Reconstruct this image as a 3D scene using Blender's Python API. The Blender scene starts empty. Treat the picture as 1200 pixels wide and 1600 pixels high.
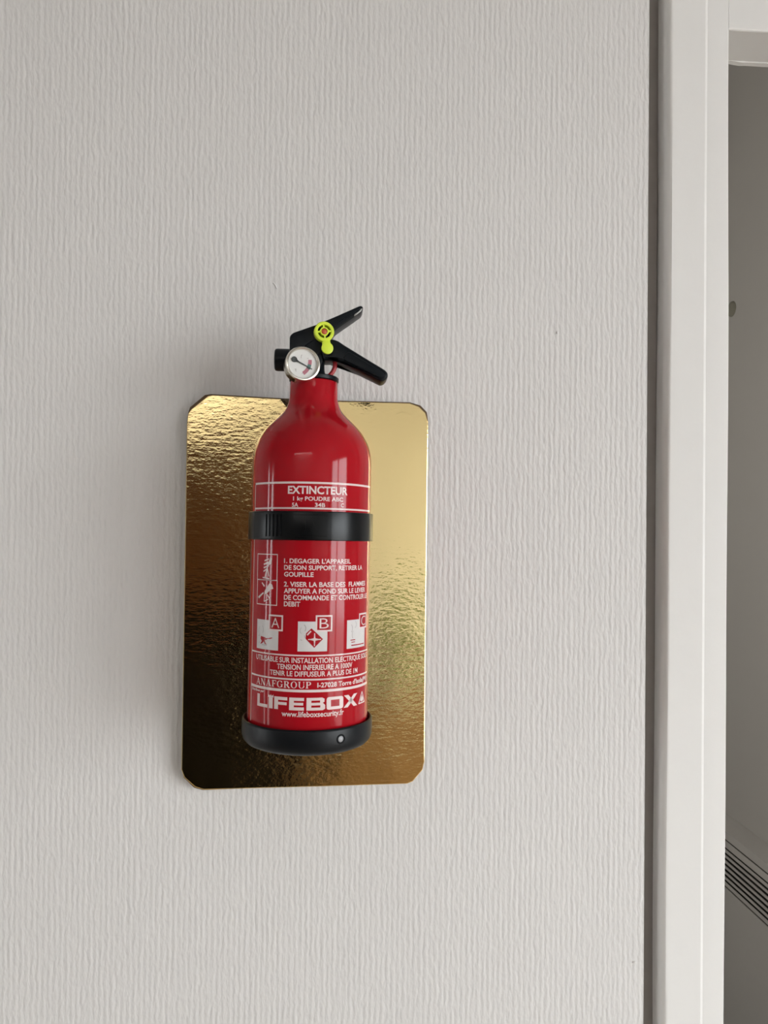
import bpy, bmesh, random
from math import sin, cos, pi, radians, sqrt, atan2, tan
from mathutils import Vector, Matrix

# ---------------------------------------------------------------- camera, sky, exposure
SC = bpy.context.scene
COL = SC.collection
YAW, PITCH, ROLL = radians(4.0), radians(0.6), 0.0096
_f = Vector((sin(YAW)*cos(PITCH), cos(YAW)*cos(PITCH), sin(PITCH)))
_r0 = Vector((cos(YAW), -sin(YAW), 0)); _u0 = _r0.cross(_f)
_r = _r0*cos(ROLL) + _u0*sin(ROLL); _u = -_r0*sin(ROLL) + _u0*cos(ROLL)
cd = bpy.data.cameras.new('camera'); cam = bpy.data.objects.new('camera', cd); COL.objects.link(cam)
cd.sensor_fit = 'VERTICAL'; cd.sensor_height = 36.0; cd.lens = 27.0; cd.clip_start = 0.01
cam.matrix_world = Matrix(((_r.x, _u.x, -_f.x, 0.0), (_r.y, _u.y, -_f.y, -0.6), (_r.z, _u.z, -_f.z, 1.6), (0, 0, 0, 1)))
SC.camera = cam
SC.view_settings.view_transform = 'Standard'; SC.view_settings.look = 'None'
SC.view_settings.exposure = 1.16; SC.view_settings.gamma = 1.0; SC.view_settings.use_curve_mapping = False
w = bpy.data.worlds.new('overcast_sky'); SC.world = w; w.use_nodes = True
SKY = 6.5
w.node_tree.nodes['Background'].inputs[0].default_value = (0.93, 0.985, 1.02, 1)
w.node_tree.nodes['Background'].inputs[1].default_value = SKY

def portal(loc, rot, sx, sy):                     # guides sampling of the sky through a real window opening
    l = bpy.data.lights.new('window_portal', 'AREA'); l.shape = 'RECTANGLE'; l.size = sx; l.size_y = sy
    l.cycles.is_portal = True
    o = bpy.data.objects.new('window_portal', l); COL.objects.link(o); o.location = loc; o.rotation_euler = rot

# ---------------------------------------------------------------- materials
def srgb(r, g, b):
    f = lambda c: (c/255/12.92 if c <= 10 else ((c/255+0.055)/1.055)**2.4)
    return (f(r), f(g), f(b), 1)
def mat(name, col, rough=0.5, metal=0.0, spec=0.5, coat=0.0, coat_rough=0.05, var=0.04, scale=60, bump=0.0, bscale=400, bdist=0.0003, emit=None):
    m = bpy.data.materials.new(name); m.use_nodes = True
    nt = m.node_tree; b = nt.nodes['Principled BSDF']
    b.inputs['Roughness'].default_value = rough; b.inputs['Metallic'].default_value = metal
    b.inputs['Specular IOR Level'].default_value = spec
    b.inputs['Coat Weight'].default_value = coat; b.inputs['Coat Roughness'].default_value = coat_rough
    tc = nt.nodes.new('ShaderNodeTexCoord')
    n = nt.nodes.new('ShaderNodeTexNoise'); n.inputs['Scale'].default_value = scale; n.inputs['Detail'].default_value = 3
    nt.links.new(tc.outputs['Object'], n.inputs['Vector'])
    mx = nt.nodes.new('ShaderNodeMix'); mx.data_type = 'RGBA'
    mx.inputs[6].default_value = tuple(c*(1-var) for c in col[:3]) + (1,)
    mx.inputs[7].default_value = tuple(min(1, c*(1+var)) for c in col[:3]) + (1,)
    nt.links.new(n.outputs['Fac'], mx.inputs[0]); nt.links.new(mx.outputs[2], b.inputs['Base Color'])
    if bump:
        n2 = nt.nodes.new('ShaderNodeTexNoise'); n2.inputs['Scale'].default_value = bscale; n2.inputs['Detail'].default_value = 2
        nt.links.new(tc.outputs['Object'], n2.inputs['Vector'])
        bp = nt.nodes.new('ShaderNodeBump'); bp.inputs['Strength'].default_value = bump; bp.inputs['Distance'].default_value = bdist
        nt.links.new(n2.outputs['Fac'], bp.inputs['Height']); nt.links.new(bp.outputs[0], b.inputs['Normal'])
    if emit:
        b.inputs['Emission Color'].default_value = col; b.inputs['Emission Strength'].default_value = emit
    return m

def wallpaper():
    m = mat('painted_fibre_wallpaper', (0.625, 0.602, 0.582, 1), rough=0.62, spec=0.3, var=0.012, scale=14)
    nt = m.node_tree; b = nt.nodes['Principled BSDF']
    tc = nt.nodes.new('ShaderNodeTexCoord')
    def math(op, a, bb):
        q = nt.nodes.new('ShaderNodeMath'); q.operation = op
        for i, v in enumerate((a, bb)):
            if isinstance(v, (int, float)): q.inputs[i].default_value = v
            else: nt.links.new(v, q.inputs[i])
        return q.outputs[0]
    def noise(sx, sz, detail=2):
        mp = nt.nodes.new('ShaderNodeMapping'); mp.inputs['Scale'].default_value = (sx, 40, sz)
        nt.links.new(tc.outputs['Object'], mp.inputs[0])
        n = nt.nodes.new('ShaderNodeTexNoise'); n.inputs['Scale'].default_value = 1; n.inputs['Detail'].default_value = detail
        nt.links.new(mp.outputs[0], n.inputs[0]); return n.outputs['Fac']
    wv = nt.nodes.new('ShaderNodeTexWave'); wv.wave_type = 'BANDS'; wv.bands_direction = 'X'
    wv.inputs['Scale'].default_value = 2*pi/(20*0.0042); wv.inputs['Distortion'].default_value = 2.2
    wv.inputs['Detail'].default_value = 1.5; wv.inputs['Detail Scale'].default_value = 1.2
    nt.links.new(tc.outputs['Object'], wv.inputs[0])
    strk = noise(300, 105); fine = noise(520, 260, 1); big = noise(9, 5, 2)
    h = math('ADD', math('MULTIPLY', wv.outputs['Fac'], 0.38), math('MULTIPLY', strk, 1.9))
    h = math('ADD', h, math('MULTIPLY', fine, 0.25))
    h = math('ADD', math('MULTIPLY', h, 0.00040), math('MULTIPLY', big, 0.0008))
    bp = nt.nodes.new('ShaderNodeBump'); bp.inputs['Strength'].default_value = 1.0; bp.inputs['Distance'].default_value = 1.0
    nt.links.new(h, bp.inputs['Height']); nt.links.new(bp.outputs[0], b.inputs['Normal'])
    return m

def gold_foil():
    m = mat('gold_foil', (0.94, 0.745, 0.375, 1), rough=0.11, metal=1.0, var=0.02, scale=30)
    nt = m.node_tree; b = nt.nodes['Principled BSDF']
    tc = nt.nodes.new('ShaderNodeTexCoord')
    def noise(sx, sz, detail):
        mp = nt.nodes.new('ShaderNodeMapping'); mp.inputs['Scale'].default_value = (sx, 30, sz)
        nt.links.new(tc.outputs['Object'], mp.inputs[0])
        n = nt.nodes.new('ShaderNodeTexNoise'); n.inputs['Scale'].default_value = 1; n.inputs['Detail'].default_value = detail
        nt.links.new(mp.outputs[0], n.inputs[0]); return n.outputs['Fac']
    prev = None
    for (sx, sz, det, dist) in ((26, 22, 1, 0.00045), (170, 360, 2, 0.00015), (480, 700, 1, 0.00004)):
        bp = nt.nodes.new('ShaderNodeBump'); bp.inputs['Strength'].default_value = 1.0; bp.inputs['Distance'].default_value = dist
        nt.links.new(noise(sx, sz, det), bp.inputs['Height'])
        if prev: nt.links.new(prev, bp.inputs['Normal'])
        prev = bp.outputs[0]
    nt.links.new(prev, b.inputs['Normal'])
    return m

M_WALL = wallpaper()
M_PAINT = mat('white_gloss_paint', (0.70, 0.68, 0.655, 1), rough=0.5, spec=0.2, var=0.012, bump=0.25, bscale=90, bdist=0.0004)
M_JOINT = mat('grey_brown_joint', (0.26, 0.232, 0.215, 1), rough=0.75, var=0.08, scale=120)
M_PLAIN = mat('white_wall_paint', (0.63, 0.62, 0.60, 1), rough=0.7, var=0.02, scale=8)
M_TAUPE = mat('greige_wall_paint', (0.36, 0.35, 0.335, 1), rough=0.7, var=0.02, scale=8)
M_FAR = mat('grey_stairwell_paint', (0.52, 0.505, 0.48, 1), rough=0.7, var=0.04, scale=3)
M_CEIL = mat('ceiling_paint', (0.46, 0.455, 0.45, 1), rough=0.8, var=0.01)
M_TILE = mat('grey_floor_tile', (0.36, 0.35, 0.34, 1), rough=0.5, var=0.05, scale=5)
M_FLOOR = mat('oak_floor', (0.46, 0.39, 0.32, 1), rough=0.4, var=0.2, scale=6)
M_RED = mat('red_enamel', (0.325, 0.006, 0.0115, 1), rough=0.09, spec=0.19, var=0.02)
M_PRINT = mat('white_print', (0.66, 0.54, 0.52, 1), rough=0.25, spec=0.19, var=0.03, scale=300)
M_PRINTRED = mat('red_print', (0.30, 0.0055, 0.0105, 1), rough=0.15, spec=0.19, var=0.02)
M_SYMBOL = mat('off_white_print', (0.57, 0.54, 0.53, 1), rough=0.25, spec=0.19, var=0.05, scale=250)
M_PRINTGREY = mat('grey_print', (0.33, 0.29, 0.28, 1), rough=0.4, var=0.05)
M_BLACK = mat('black_plastic', (0.0035, 0.0052, 0.007, 1), rough=0.36, spec=0.18, var=0.1, bump=0.15, bscale=900, bdist=0.0002)
M_STRAP = mat('black_strap_plastic', (0.002, 0.0023, 0.0028, 1), rough=0.28, spec=0.2, var=0.1)
M_CUP = mat('black_rubber', (0.0028, 0.0036, 0.005, 1), rough=0.40, spec=0.22, var=0.1)
M_CHROME = mat('brushed_steel', (0.72, 0.69, 0.62, 1), rough=0.22, metal=1.0, var=0.04)
M_WORN = mat('worn_metal', (0.42, 0.41, 0.40, 1), rough=0.4, metal=0.8, var=0.2, scale=900)
M_RIVET = mat('grey_rivet', (0.28, 0.28, 0.29, 1), rough=0.45, metal=0.3, var=0.1)
M_DIAL = mat('dial_card', (0.66, 0.645, 0.62, 1), rough=0.5, var=0.02, scale=400)
M_DRED = mat('dial_red', (0.42, 0.13, 0.17, 1), rough=0.5, var=0.05)
M_DGREEN = mat('dial_green', (0.055, 0.16, 0.145, 1), rough=0.5, var=0.05)
M_NEEDLE = mat('needle_black', (0.025, 0.033, 0.034, 1), rough=0.5)
def lens_mat():
    m = bpy.data.materials.new('clear_lens'); m.use_nodes = True; nt = m.node_tree
    nt.nodes.remove(nt.nodes['Principled BSDF'])
    t = nt.nodes.new('ShaderNodeBsdfTransparent'); g = nt.nodes.new('ShaderNodeBsdfGlossy'); g.inputs['Roughness'].default_value = 0.05
    x = nt.nodes.new('ShaderNodeMixShader'); x.inputs[0].default_value = 0.035
    nt.links.new(t.outputs[0], x.inputs[1]); nt.links.new(g.outputs[0], x.inputs[2])
    nt.links.new(x.outputs[0], nt.nodes['Material Output'].inputs['Surface']); return m
M_LENS = lens_mat()
M_LIME = mat('lime_plastic', (0.60, 0.72, 0.045, 1), rough=0.4, var=0.04)
M_ORANGE = mat('orange_plastic', (0.42, 0.065, 0.015, 1), rough=0.45, var=0.04)
M_REDPL = mat('red_plastic', (0.33, 0.012, 0.018, 1), rough=0.35, var=0.05)
M_GOLD = gold_foil()
M_NICK = mat('dark_torn_foil', (0.055, 0.034, 0.014, 1), rough=0.3, metal=0.6, var=0.5, scale=350)
M_CARD = mat('brown_cardboard', (0.10, 0.06, 0.032, 1), rough=0.85, var=0.25, scale=200)
M_HEAT = mat('grey_heater_enamel', (0.56, 0.545, 0.52, 1), rough=0.5, var=0.02)
M_SLOT = mat('dark_slot', (0.012, 0.010, 0.008, 1), rough=0.8)
M_OLIVE = mat('olive_metal', (0.29, 0.28, 0.23, 1), rough=0.8, spec=0.1, var=0.1)
M_WALNUT = mat('dark_walnut', (0.062, 0.021, 0.005, 1), rough=0.7, spec=0.15, var=0.35, scale=9)
M_EBONY = mat('black_lacquer', (0.0035, 0.0022, 0.0015, 1), rough=0.7, spec=0.04, var=0.2)
M_TEAK = mat('teak', (0.20, 0.115, 0.052, 1), rough=0.45, var=0.3, scale=9)
M_GREEN = mat('green_upholstery', (0.18, 0.27, 0.055, 1), rough=0.9, var=0.2, scale=30)
M_TERR = mat('pale_terrace_stone', (0.42, 0.39, 0.37, 1), rough=0.9, var=0.1, scale=4)
M_FILL_GLOBE = mat('lit_globe', (1.0, 0.96, 0.90, 1), rough=0.5, emit=17.5)  # glow of the globe added to brighten the stairwell
M_FILL_PANEL = mat('fill_panel', (1.0, 0.98, 0.95, 1), rough=0.5, emit=8.8)  # glow of the added fill light near the facing wall

# ---------------------------------------------------------------- helpers
def link(name, bm, m, parent=None, smooth=35):
    me = bpy.data.meshes.new(name)
    bmesh.ops.recalc_face_normals(bm, faces=bm.faces)
    bm.to_mesh(me); bm.free()
    me.materials.append(m)
    if smooth:
        me.shade_smooth(); me.set_sharp_from_angle(angle=radians(smooth))
    o = bpy.data.objects.new(name, me); COL.objects.link(o)
    if parent: o.parent = parent
    return o
def tag(o, label, cat=None, group=None, kind=None):
    if label: o['label'] = label
    if cat: o['category'] = cat
    if group: o['group'] = group
    if kind: o['kind'] = kind
    return o
def thing(name, label, cat, M=None, loc=(0, 0, 0)):
    o = bpy.data.objects.new(name, None); COL.objects.link(o); o.empty_display_size = 0.02
    if M is not None: o.matrix_world = M
    else: o.location = loc
    return tag(o, label, cat)
def box(bm, a, b, bev=0.0):
    vs = [bm.verts.new((x, y, z)) for x in (a[0], b[0]) for y in (a[1], b[1]) for z in (a[2], b[2])]
    fs = [bm.faces.new([vs[i] for i in q]) for q in ((0, 1, 3, 2), (4, 6, 7, 5), (0, 4, 5, 1), (2, 3, 7, 6), (0, 2, 6, 4), (1, 5, 7, 3))]
    if bev:
        es = list({e for f in fs for e in f.edges})
        bmesh.ops.bevel(bm, geom=es, offset=bev, segments=2, affect='EDGES', profile=0.5)
    return bm
def boxes(*l):
    bm = bmesh.new()
    for q in l: box(bm, *q)
    return bm
def lathe(prof, n=96, M=None, close_ends=True):
    bm = bmesh.new(); rings = []
    for r, z in prof:
        if r < 1e-7: rings.append([bm.verts.new((0, 0, z))])
        else: rings.append([bm.verts.new((r*cos(2*pi*i/n), r*sin(2*pi*i/n), z)) for i in range(n)])
    for a, b in zip(rings, rings[1:]):
        for i in range(n):
            j = (i+1) % n
            if len(a) == 1 and len(b) == 1: continue
            if len(a) == 1: bm.faces.new((a[0], b[i], b[j]))
            elif len(b) == 1: bm.faces.new((a[i], a[j], b[0]))
            else: bm.faces.new((a[i], a[j], b[j], b[i]))
    if M is not None: bm.transform(M)
    return bm
def prism(pts, y0, y1, bev=0.0, seg=2):               # outline in x,z; thickness in y
    bm = bmesh.new()
    a = [bm.verts.new((x, y0, z)) for x, z in pts]; b = [bm.verts.new((x, y1, z)) for x, z in pts]
    n = len(pts); fa = bm.faces.new(a); fb = bm.faces.new(list(reversed(b)))
    for i in range(n): bm.faces.new((a[i], a[(i+1) % n], b[(i+1) % n], b[i]))
    bmesh.ops.recalc_face_normals(bm, faces=bm.faces)
    if bev:
        es = list(set(list(fa.edges) + list(fb.edges)))
        bmesh.ops.bevel(bm, geom=es, offset=bev, segments=seg, affect='EDGES', profile=0.5)
    return bm
def extrude_z(prof, z0, z1):
    bm = bmesh.new()
    a = [bm.verts.new((x, y, z0)) for x, y in prof]; b = [bm.verts.new((x, y, z1)) for x, y in prof]
    n = len(prof); bm.faces.new(a); bm.faces.new(list(reversed(b)))
    for i in range(n): bm.faces.new((a[i], a[(i+1) % n], b[(i+1) % n], b[i]))
    return bm
def rounded(pts, rad, n=5):                            # rounds each corner of a 2-D outline
    out = []; k = len(pts)
    for i, p in enumerate(pts):
        r = rad[i] if isinstance(rad, (list, tuple)) else rad
        p = Vector(p); a = Vector(pts[i-1]) - p; c = Vector(pts[(i+1) % k]) - p
        r = min(r, a.length*0.49, c.length*0.49)
        if r <= 1e-6: out.append(tuple(p)); continue
        s = p + a.normalized()*r; e = p + c.normalized()*r
        for t in range(n+1):
            t /= n; out.append(tuple(s*(1-t)**2 + p*2*t*(1-t) + e*t*t))
    return out
def tube(path, r, n=12):
    bm = bmesh.new(); rings = []; pts = [Vector(p) for p in path]
    for i, p in enumerate(pts):
        t = (pts[min(i+1, len(pts)-1)] - pts[max(i-1, 0)]).normalized()
        u = Vector((0, 1, 0)); u = (u - t*u.dot(t)).normalized(); v = t.cross(u)
        rings.append([bm.verts.new(p + (u*cos(2*pi*k/n) + v*sin(2*pi*k/n))*r) for k in range(n)])
    for a, b in zip(rings, rings[1:]):
        for k in range(n): bm.faces.new((a[k], a[(k+1) % n], b[(k+1) % n], b[k]))
    bm.faces.new(rings[0]); bm.faces.new(list(reversed(rings[-1])))
    return bm
def merge(*bms):
    out = bmesh.new()
    for b in bms:
        me = bpy.data.meshes.new('tmp'); b.to_mesh(me); b.free(); out.from_mesh(me); bpy.data.meshes.remove(me)
    return out
mm = 0.001

# ---------------------------------------------------------------- the room shell
def shell(name, bm, m, parent=None, smooth=None):
    return tag(link(name, bm, m, parent, smooth), None, kind='structure')
W2 = 2.2; WL = -2.6; YB = -3.2; HC = 2.6; DX0, DX1, DZ = 0.253, 1.0685, 2.251; T = 0.07
shell('wall_back', boxes(((WL, 0, 0), (DX0, T, 3.3)), ((DX1, 0, 0), (W2, T, 3.3)), ((DX0, 0, DZ), (DX1, T, 3.3)), ((0.2655, 0.0388, 0), (0.315, T, DZ)), ((0.315, 0.0430, 2.045), (DX1, T, DZ))), M_WALL)
# french window in the right wall
wy0, wy1, wz0, wz1 = -2.95, -0.85, 0.35, 2.2
shell('wall_right', boxes(((W2, YB, 0), (W2+0.2, wy0, HC)), ((W2, wy1, 0), (W2+0.2, 0, HC)), ((W2, wy0, wz1), (W2+0.2, wy1, HC)), ((W2, wy0, 0), (W2+0.2, wy1, wz0))), M_PLAIN)
portal((W2+0.1, (wy0+wy1)/2, (wz0+wz1)/2), (0, radians(90), 0), wz1-wz0, wy1-wy0)
fr = []
for y in (wy0, (wy0+wy1)/2-0.05, wy1-0.07): fr.append(((W2+0.08, y, wz0), (W2+0.13, y+(0.1 if y not in (wy0, wy1-0.07) else 0.07), wz1)))
fr += [((W2+0.08, wy0, wz0), (W2+0.13, wy1, wz0+0.09)), ((W2+0.08, wy0, wz1-0.07), (W2+0.13, wy1, wz1))]
shell('window_1', boxes(*fr), M_PAINT)
# narrow openings in the left wall, added to streak the enamel with sky
lz0, lz1 = 0.25, 1.93
L1, L2 = (-0.25, -0.12), (-0.74, -0.54)
shell('wall_left', boxes(((WL-0.12, YB, 0), (WL, L2[0], HC)), ((WL-0.12, L2[1], 0), (WL, L1[0], HC)), ((WL-0.12, L1[1], 0), (WL, 0, HC)),
      ((WL-0.12, L2[0], 0), (WL, L2[1], lz0)), ((WL-0.12, L1[0], 0), (WL, L1[1], lz0)), ((WL-0.12, L2[0], lz1), (WL, L2[1], HC)), ((WL-0.12, L1[0], lz1), (WL, L1[1], HC))), M_TAUPE)
for q in (L1, L2): portal((WL-0.06, sum(q)/2, (lz0+lz1)/2), (0, radians(-90), 0), lz1-lz0, q[1]-q[0])
shell('wall_front', boxes(((WL, YB-0.1, 0), (W2, YB, HC))), M_PLAIN)
shell('ceiling', boxes(((WL, YB, HC), (W2, 0, HC+0.1))), M_CEIL)
shell('floor', boxes(((WL-0.1, YB, -0.05), (W2+0.2, 0.03, 0))), M_FLOOR)
shell('floor_stair', boxes(((-1.1, 0.03, -0.05), (W2+0.2, 2.3, 0))), M_TILE)
shell('terrace', boxes(((W2+0.2, -12, -0.2), (14, 10, -0.05)), ((-14, -12, -0.2), (WL-0.12, 10, -0.05))), M_TERR)
# the stairwell beyond the doorway
HX = 1.33
shell('wall_stair_right', boxes(((HX, T, 0), (HX+0.1, 2.3, 3.3))), M_FAR)
shell('wall_stair_far', boxes(((-1.0, 2.2, 0), (HX, 2.3, 3.3))), M_FAR)
shell('wall_stair_left', boxes(((-1.1, T, 0), (-1.0, 2.3, 3.3))), M_FAR)
shell('ceiling_stair', boxes(((-1.1, T, 3.3), (HX+0.1, 2.3, 3.4))), M_FAR)

# door frame, almost flush with the wall and parted from it by a deep open joint; inner strip and lintel
FY = -0.006
def sweep(prof, edge, seed):
    bm = bmesh.new(); rings = []; n = 60
    for k in range(n+1):
        z = 2.25*k/n; d = 0.0005*sin(z*7.3+seed) + 0.0003*sin(z*17+1.7*seed)
        rings.append([bm.verts.new((x + (d if abs(x-edge) < 0.004 else 0), y, z)) for x, y in prof])
    for a, b in zip(rings, rings[1:]):
        for i in range(len(prof)): bm.faces.new((a[i], a[(i+1) % len(prof)], b[(i+1) % len(prof)], b[i]))
    bm.faces.new(rings[0]); bm.faces.new(list(reversed(rings[-1])))
    return bm
prof = [(0.2655, 0.038), (0.2655, FY+0.0075)]
for i in range(1, 9):
    a = pi/2*i/8; prof.append((0.2655+0.0045*(1-cos(a)), FY+0.0075-0.0075*sin(a)))
prof += [(0.2706, FY), (0.2968, FY), (0.2990, FY+0.0008), (0.2990, 0.038)]
shell('trim_1', sweep(prof, 0.2655, 1), M_PAINT, smooth=18)
prof2 = [(0.2990, 0.0386), (0.2990, FY+0.0008), (0.3155, FY+0.0006), (0.3166, FY+0.0007), (0.3173, FY+0.0014), (0.3176, FY+0.0026), (0.3176, 0.0386)]
shell('trim_2', sweep(prof2, 0.3176, 2), M_PAINT, smooth=18)
bm = bmesh.new()
LZ, LB = 1.9985, 0.0368
ln = [(FY+0.001, LZ+0.0015), (FY+0.0014, LZ+0.0005), (FY+0.0024, LZ), (LB-0.002, LZ), (LB-0.002, LZ+0.09), (FY+0.001, LZ+0.09)]
xs = [0.3169 + (1.0236-0.3169)*i/60 for i in range(61)]
rr = [[bm.verts.new((x, y, z)) for y, z in ln] for x in xs]
for a, b in zip(rr, rr[1:]):
    for i in range(len(ln)): bm.faces.new((a[i], a[(i+1) % len(ln)], b[(i+1) % len(ln)], b[i]))
bm.faces.new(rr[0]); bm.faces.new(list(reversed(rr[-1])))
shell('trim_3', bm, M_PAINT, smooth=18)
# lumpy paint lip along the back of the lintel
bm = bmesh.new(); rr = []
random.seed(4)
for i, x in enumerate([0.3205 + 0.70*k/140 for k in range(141)]):
    d = LZ - (0.0002 + 0.0005*sin(x*310) * (0.5+0.5*sin(x*97)) + random.uniform(0, 0.0002) + min(0.0008, (x-0.3205)*0.02))
    rr.append([bm.verts.new(p) for p in ((x, LB-0.0019, LZ+0.03), (x, LB-0.0019, d), (x, LB+0.003, d), (x, LB+0.003, LZ+0.03))])
for a, b in zip(rr, rr[1:]):
    for i in range(4): bm.faces.new((a[i], a[(i+1) % 4], b[(i+1) % 4], b[i]))
bm.faces.new(rr[0]); bm.faces.new(list(reversed(rr[-1])))
shell('trim_4', bm, M_PAINT, smooth=40)
shell('trim_5', boxes(((1.0238, FY, 0), (1.068, 0.0386, 2.25))), M_PAINT)
# bottom of the open joint between wall and door frame
shell('trim_6', boxes(((0.2532, 0.011, 0), (0.2653, 0.0699, 2.25))), M_JOINT)

# dried paint runs on the wallpaper
wall = bpy.data.objects['wall_back']
def paint_drip(pts, r):
    path = [(x, -0.0002, z) for x, z in pts]
    o = link('paint_run', tube(path, r, 8), M_WALL, wall); return o
paint_drip([(-0.0462, 1.7836), (-0.0450, 1.7824), (-0.0440, 1.7810), (-0.0433, 1.7792)], 0.0006)
paint_drip([(0.1791, 1.7516), (0.1789, 1.7507), (0.1790, 1.7498)], 0.0009)
paint_drip([(0.2440, 1.2497), (0.2452, 1.2500), (0.2460, 1.2497)], 0.0008)

# ---------------------------------------------------------------- gold cake board behind the extinguisher
nb = Vector((0.04320287, -0.99906632, 0)); ub = Vector((0.99906632, 0.04320287, 0))
MB = Matrix(((ub.x, -nb.x, 0, -0.0175), (ub.y, -nb.y, 0, -0.0055), (0, 0, 1, 1.5449), (0, 0, 0, 1)))
out = [(-91.6, 127.7), (-91.0, 134.0), (-88.6, 137.6), (-76.3, 148.0), (-72.9, 148.9), (-20.8, 147.3), (23.5, 146.7), (78.7, 146.8), (86.3, 144.2), (91.2, 139.4), (93.4, 132.1), (93.2, 61.7), (92.9, -38.5), (92.9, -133.4), (91.4, -139.8), (83.9, -148.4), (79.5, -150.1), (11.8, -150.2), (-36.9, -150.1), (-76.1, -150.0), (-82.3, -147.9), (-90.4, -140.4), (-92.6, -134.5), (-92.3, -61.1), (-91.9, 59.7)]
out = [(x*mm, z*mm) for x, z in out]
board = thing('cake_board', 'gold foil cake board with clipped corners hung flat on the white wall behind the extinguisher', 'board', MB)
core = [(-91.2, 127.7), (-90.9, 135.0), (-89.6, 139.2), (-78.6, 148.9), (-74.0, 149.7), (-20.8, 148.0), (23.5, 147.3), (79.2, 147.5), (87.4, 145.2), (92.4, 140.2), (93.7, 132.1), (92.8, 61.7), (92.5, -38.5), (92.5, -133.4), (91.0, -139.4), (83.6, -148.0), (79.3, -149.8), (11.8, -150.0), (-36.9, -150.2), (-76.6, -150.6), (-83.2, -148.6), (-90.8, -140.8), (-92.4, -134.5), (-92.0, -61.1), (-91.6, 59.7)]
shr = [(x*mm, z*mm) for x, z in core]
cb = prism(shr, 0.0003, 0.0026)
link('card_core', cb, M_CARD, board)['label'] = 'dark brown cardboard edge of the gold board'
link('gold_foil', prism(out, -0.0006, 0.0003, 0.0005, 2), M_GOLD, board, smooth=20)

# crumpled nick in the top edge, left of the bottle's neck
nick = bmesh.new(); random.seed(3)
gx = [-21.6+1.3*i for i in range(10)]; rows = []
for j in range(6):
    row = []
    for i, x in enumerate(gx):
        lo = 147.2 - min(12.0, max(0.3, (x+21.8)*1.25)) + random.uniform(-0.7, 0.7)
        z = 147.3 + (lo-147.3)*j/5
        row.append(nick.verts.new((x*mm, (-0.0007 - (0 if (j in (5,) or i == 0) else random.uniform(0.0001, 0.0011))), min(z, 147.25)*mm)))
    rows.append(row)
for a, b in zip(rows, rows[1:]):
    for i in range(len(a)-1): nick.faces.new((a[i], a[i+1], b[i+1], b[i]))
g = bmesh.ops.extrude_face_region(nick, geom=list(nick.faces))
for v in g['geom']:
    if isinstance(v, bmesh.types.BMVert): v.co.y = -0.0004
link('edge_nick', nick, M_NICK, board, smooth=20)['label'] = 'dark crumpled nick in the gold foil beside the bottle neck'

# ---------------------------------------------------------------- fire extinguisher
ME = Matrix(((0.99997, -0.0002, 0.00804, -0.01447972), (0.0, 0.9997, 0.0245, -0.0605), (-0.00804, -0.0245, 0.99967, 1.4511286), (0, 0, 0, 1)))
ext = thing('fire_extinguisher', 'red cylinder fire extinguisher with white French lettering, black levers and round gauge', 'fire extinguisher', ME)
R = 41.7
bp_ = [(0, -1.0), (34, -1.0), (38.5, 0.2), (40.8, 3.0), (R, 8), (R, 60), (R, 120), (R, 186), (41.6, 190), (41.2, 194), (40.4, 198), (39.2, 201.8), (37.4, 205.4), (35.2, 209), (32.3, 212.7), (28.8, 216.3), (24.9, 219.9), (21.8, 223), (19.6, 226), (18.2, 229), (17.4, 232), (17.05, 234.3), (17.0, 234.6), (17.0, 245.2), (16.4, 245.8), (14.0, 245.9), (0, 245.9)]
body = link('cylinder_body', lathe([(r*mm, z*mm) for r, z in bp_], 128), M_RED, ext, smooth=50)

def wrap(bm, off):
    """flat drawing (x = arc length, y = height, metres) laid on the bottle wall"""
    xs = [v.co.x for v in bm.verts]
    x = (int(min(xs)/0.0015)-1)*0.0015
    while x < max(xs):
        bmesh.ops.bisect_plane(bm, geom=list(bm.verts)+list(bm.edges)+list(bm.faces), plane_co=(x, 0, 0), plane_no=(1, 0, 0)); x += 0.0015
    r = R*mm + off
    for v in bm.verts:
        t = v.co.x/(R*mm); v.co = Vector((r*sin(t), -r*cos(t), v.co.y))
    return bm
def poly2(bm, pts):
    f = bm.faces.new([bm.verts.new((x*mm, y*mm, 0)) for x, y in pts])
    return f
def rect2(bm, x0, y0, x1, y1): poly2(bm, [(x0, y0), (x1, y0), (x1, y1), (x0, y1)])
def stroke(bm, a, b, wd, wd2=None):
    a = Vector(a); b = Vector(b); d = (b-a).normalized(); n = Vector((-d.y, d.x)); w2 = wd if wd2 is None else wd2
    poly2(bm, [a-n*wd/2, b-n*w2/2, b+n*w2/2, a+n*wd/2])
def arcband(bm, cx, cy, rx, ry, w_, a0, a1, n=16):
    for i in range(n):
        t0 = radians(a0+(a1-a0)*i/n); t1 = radians(a0+(a1-a0)*(i+1)/n)
        poly2(bm, [(cx+rx*cos(t0), cy+ry*sin(t0)), (cx+rx*cos(t1), cy+ry*sin(t1)), (cx+(rx-w_)*cos(t1), cy+(ry-w_)*sin(t1)), (cx+(rx-w_)*cos(t0), cy+(ry-w_)*sin(t0))])
def frame2(bm, x0, y0, x1, y1, w_):
    rect2(bm, x0, y0, x1, y0+w_); rect2(bm, x0, y1-w_, x1, y1); rect2(bm, x0, y0+w_, x0+w_, y1-w_); rect2(bm, x1-w_, y0+w_, x1, y1-w_)

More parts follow.
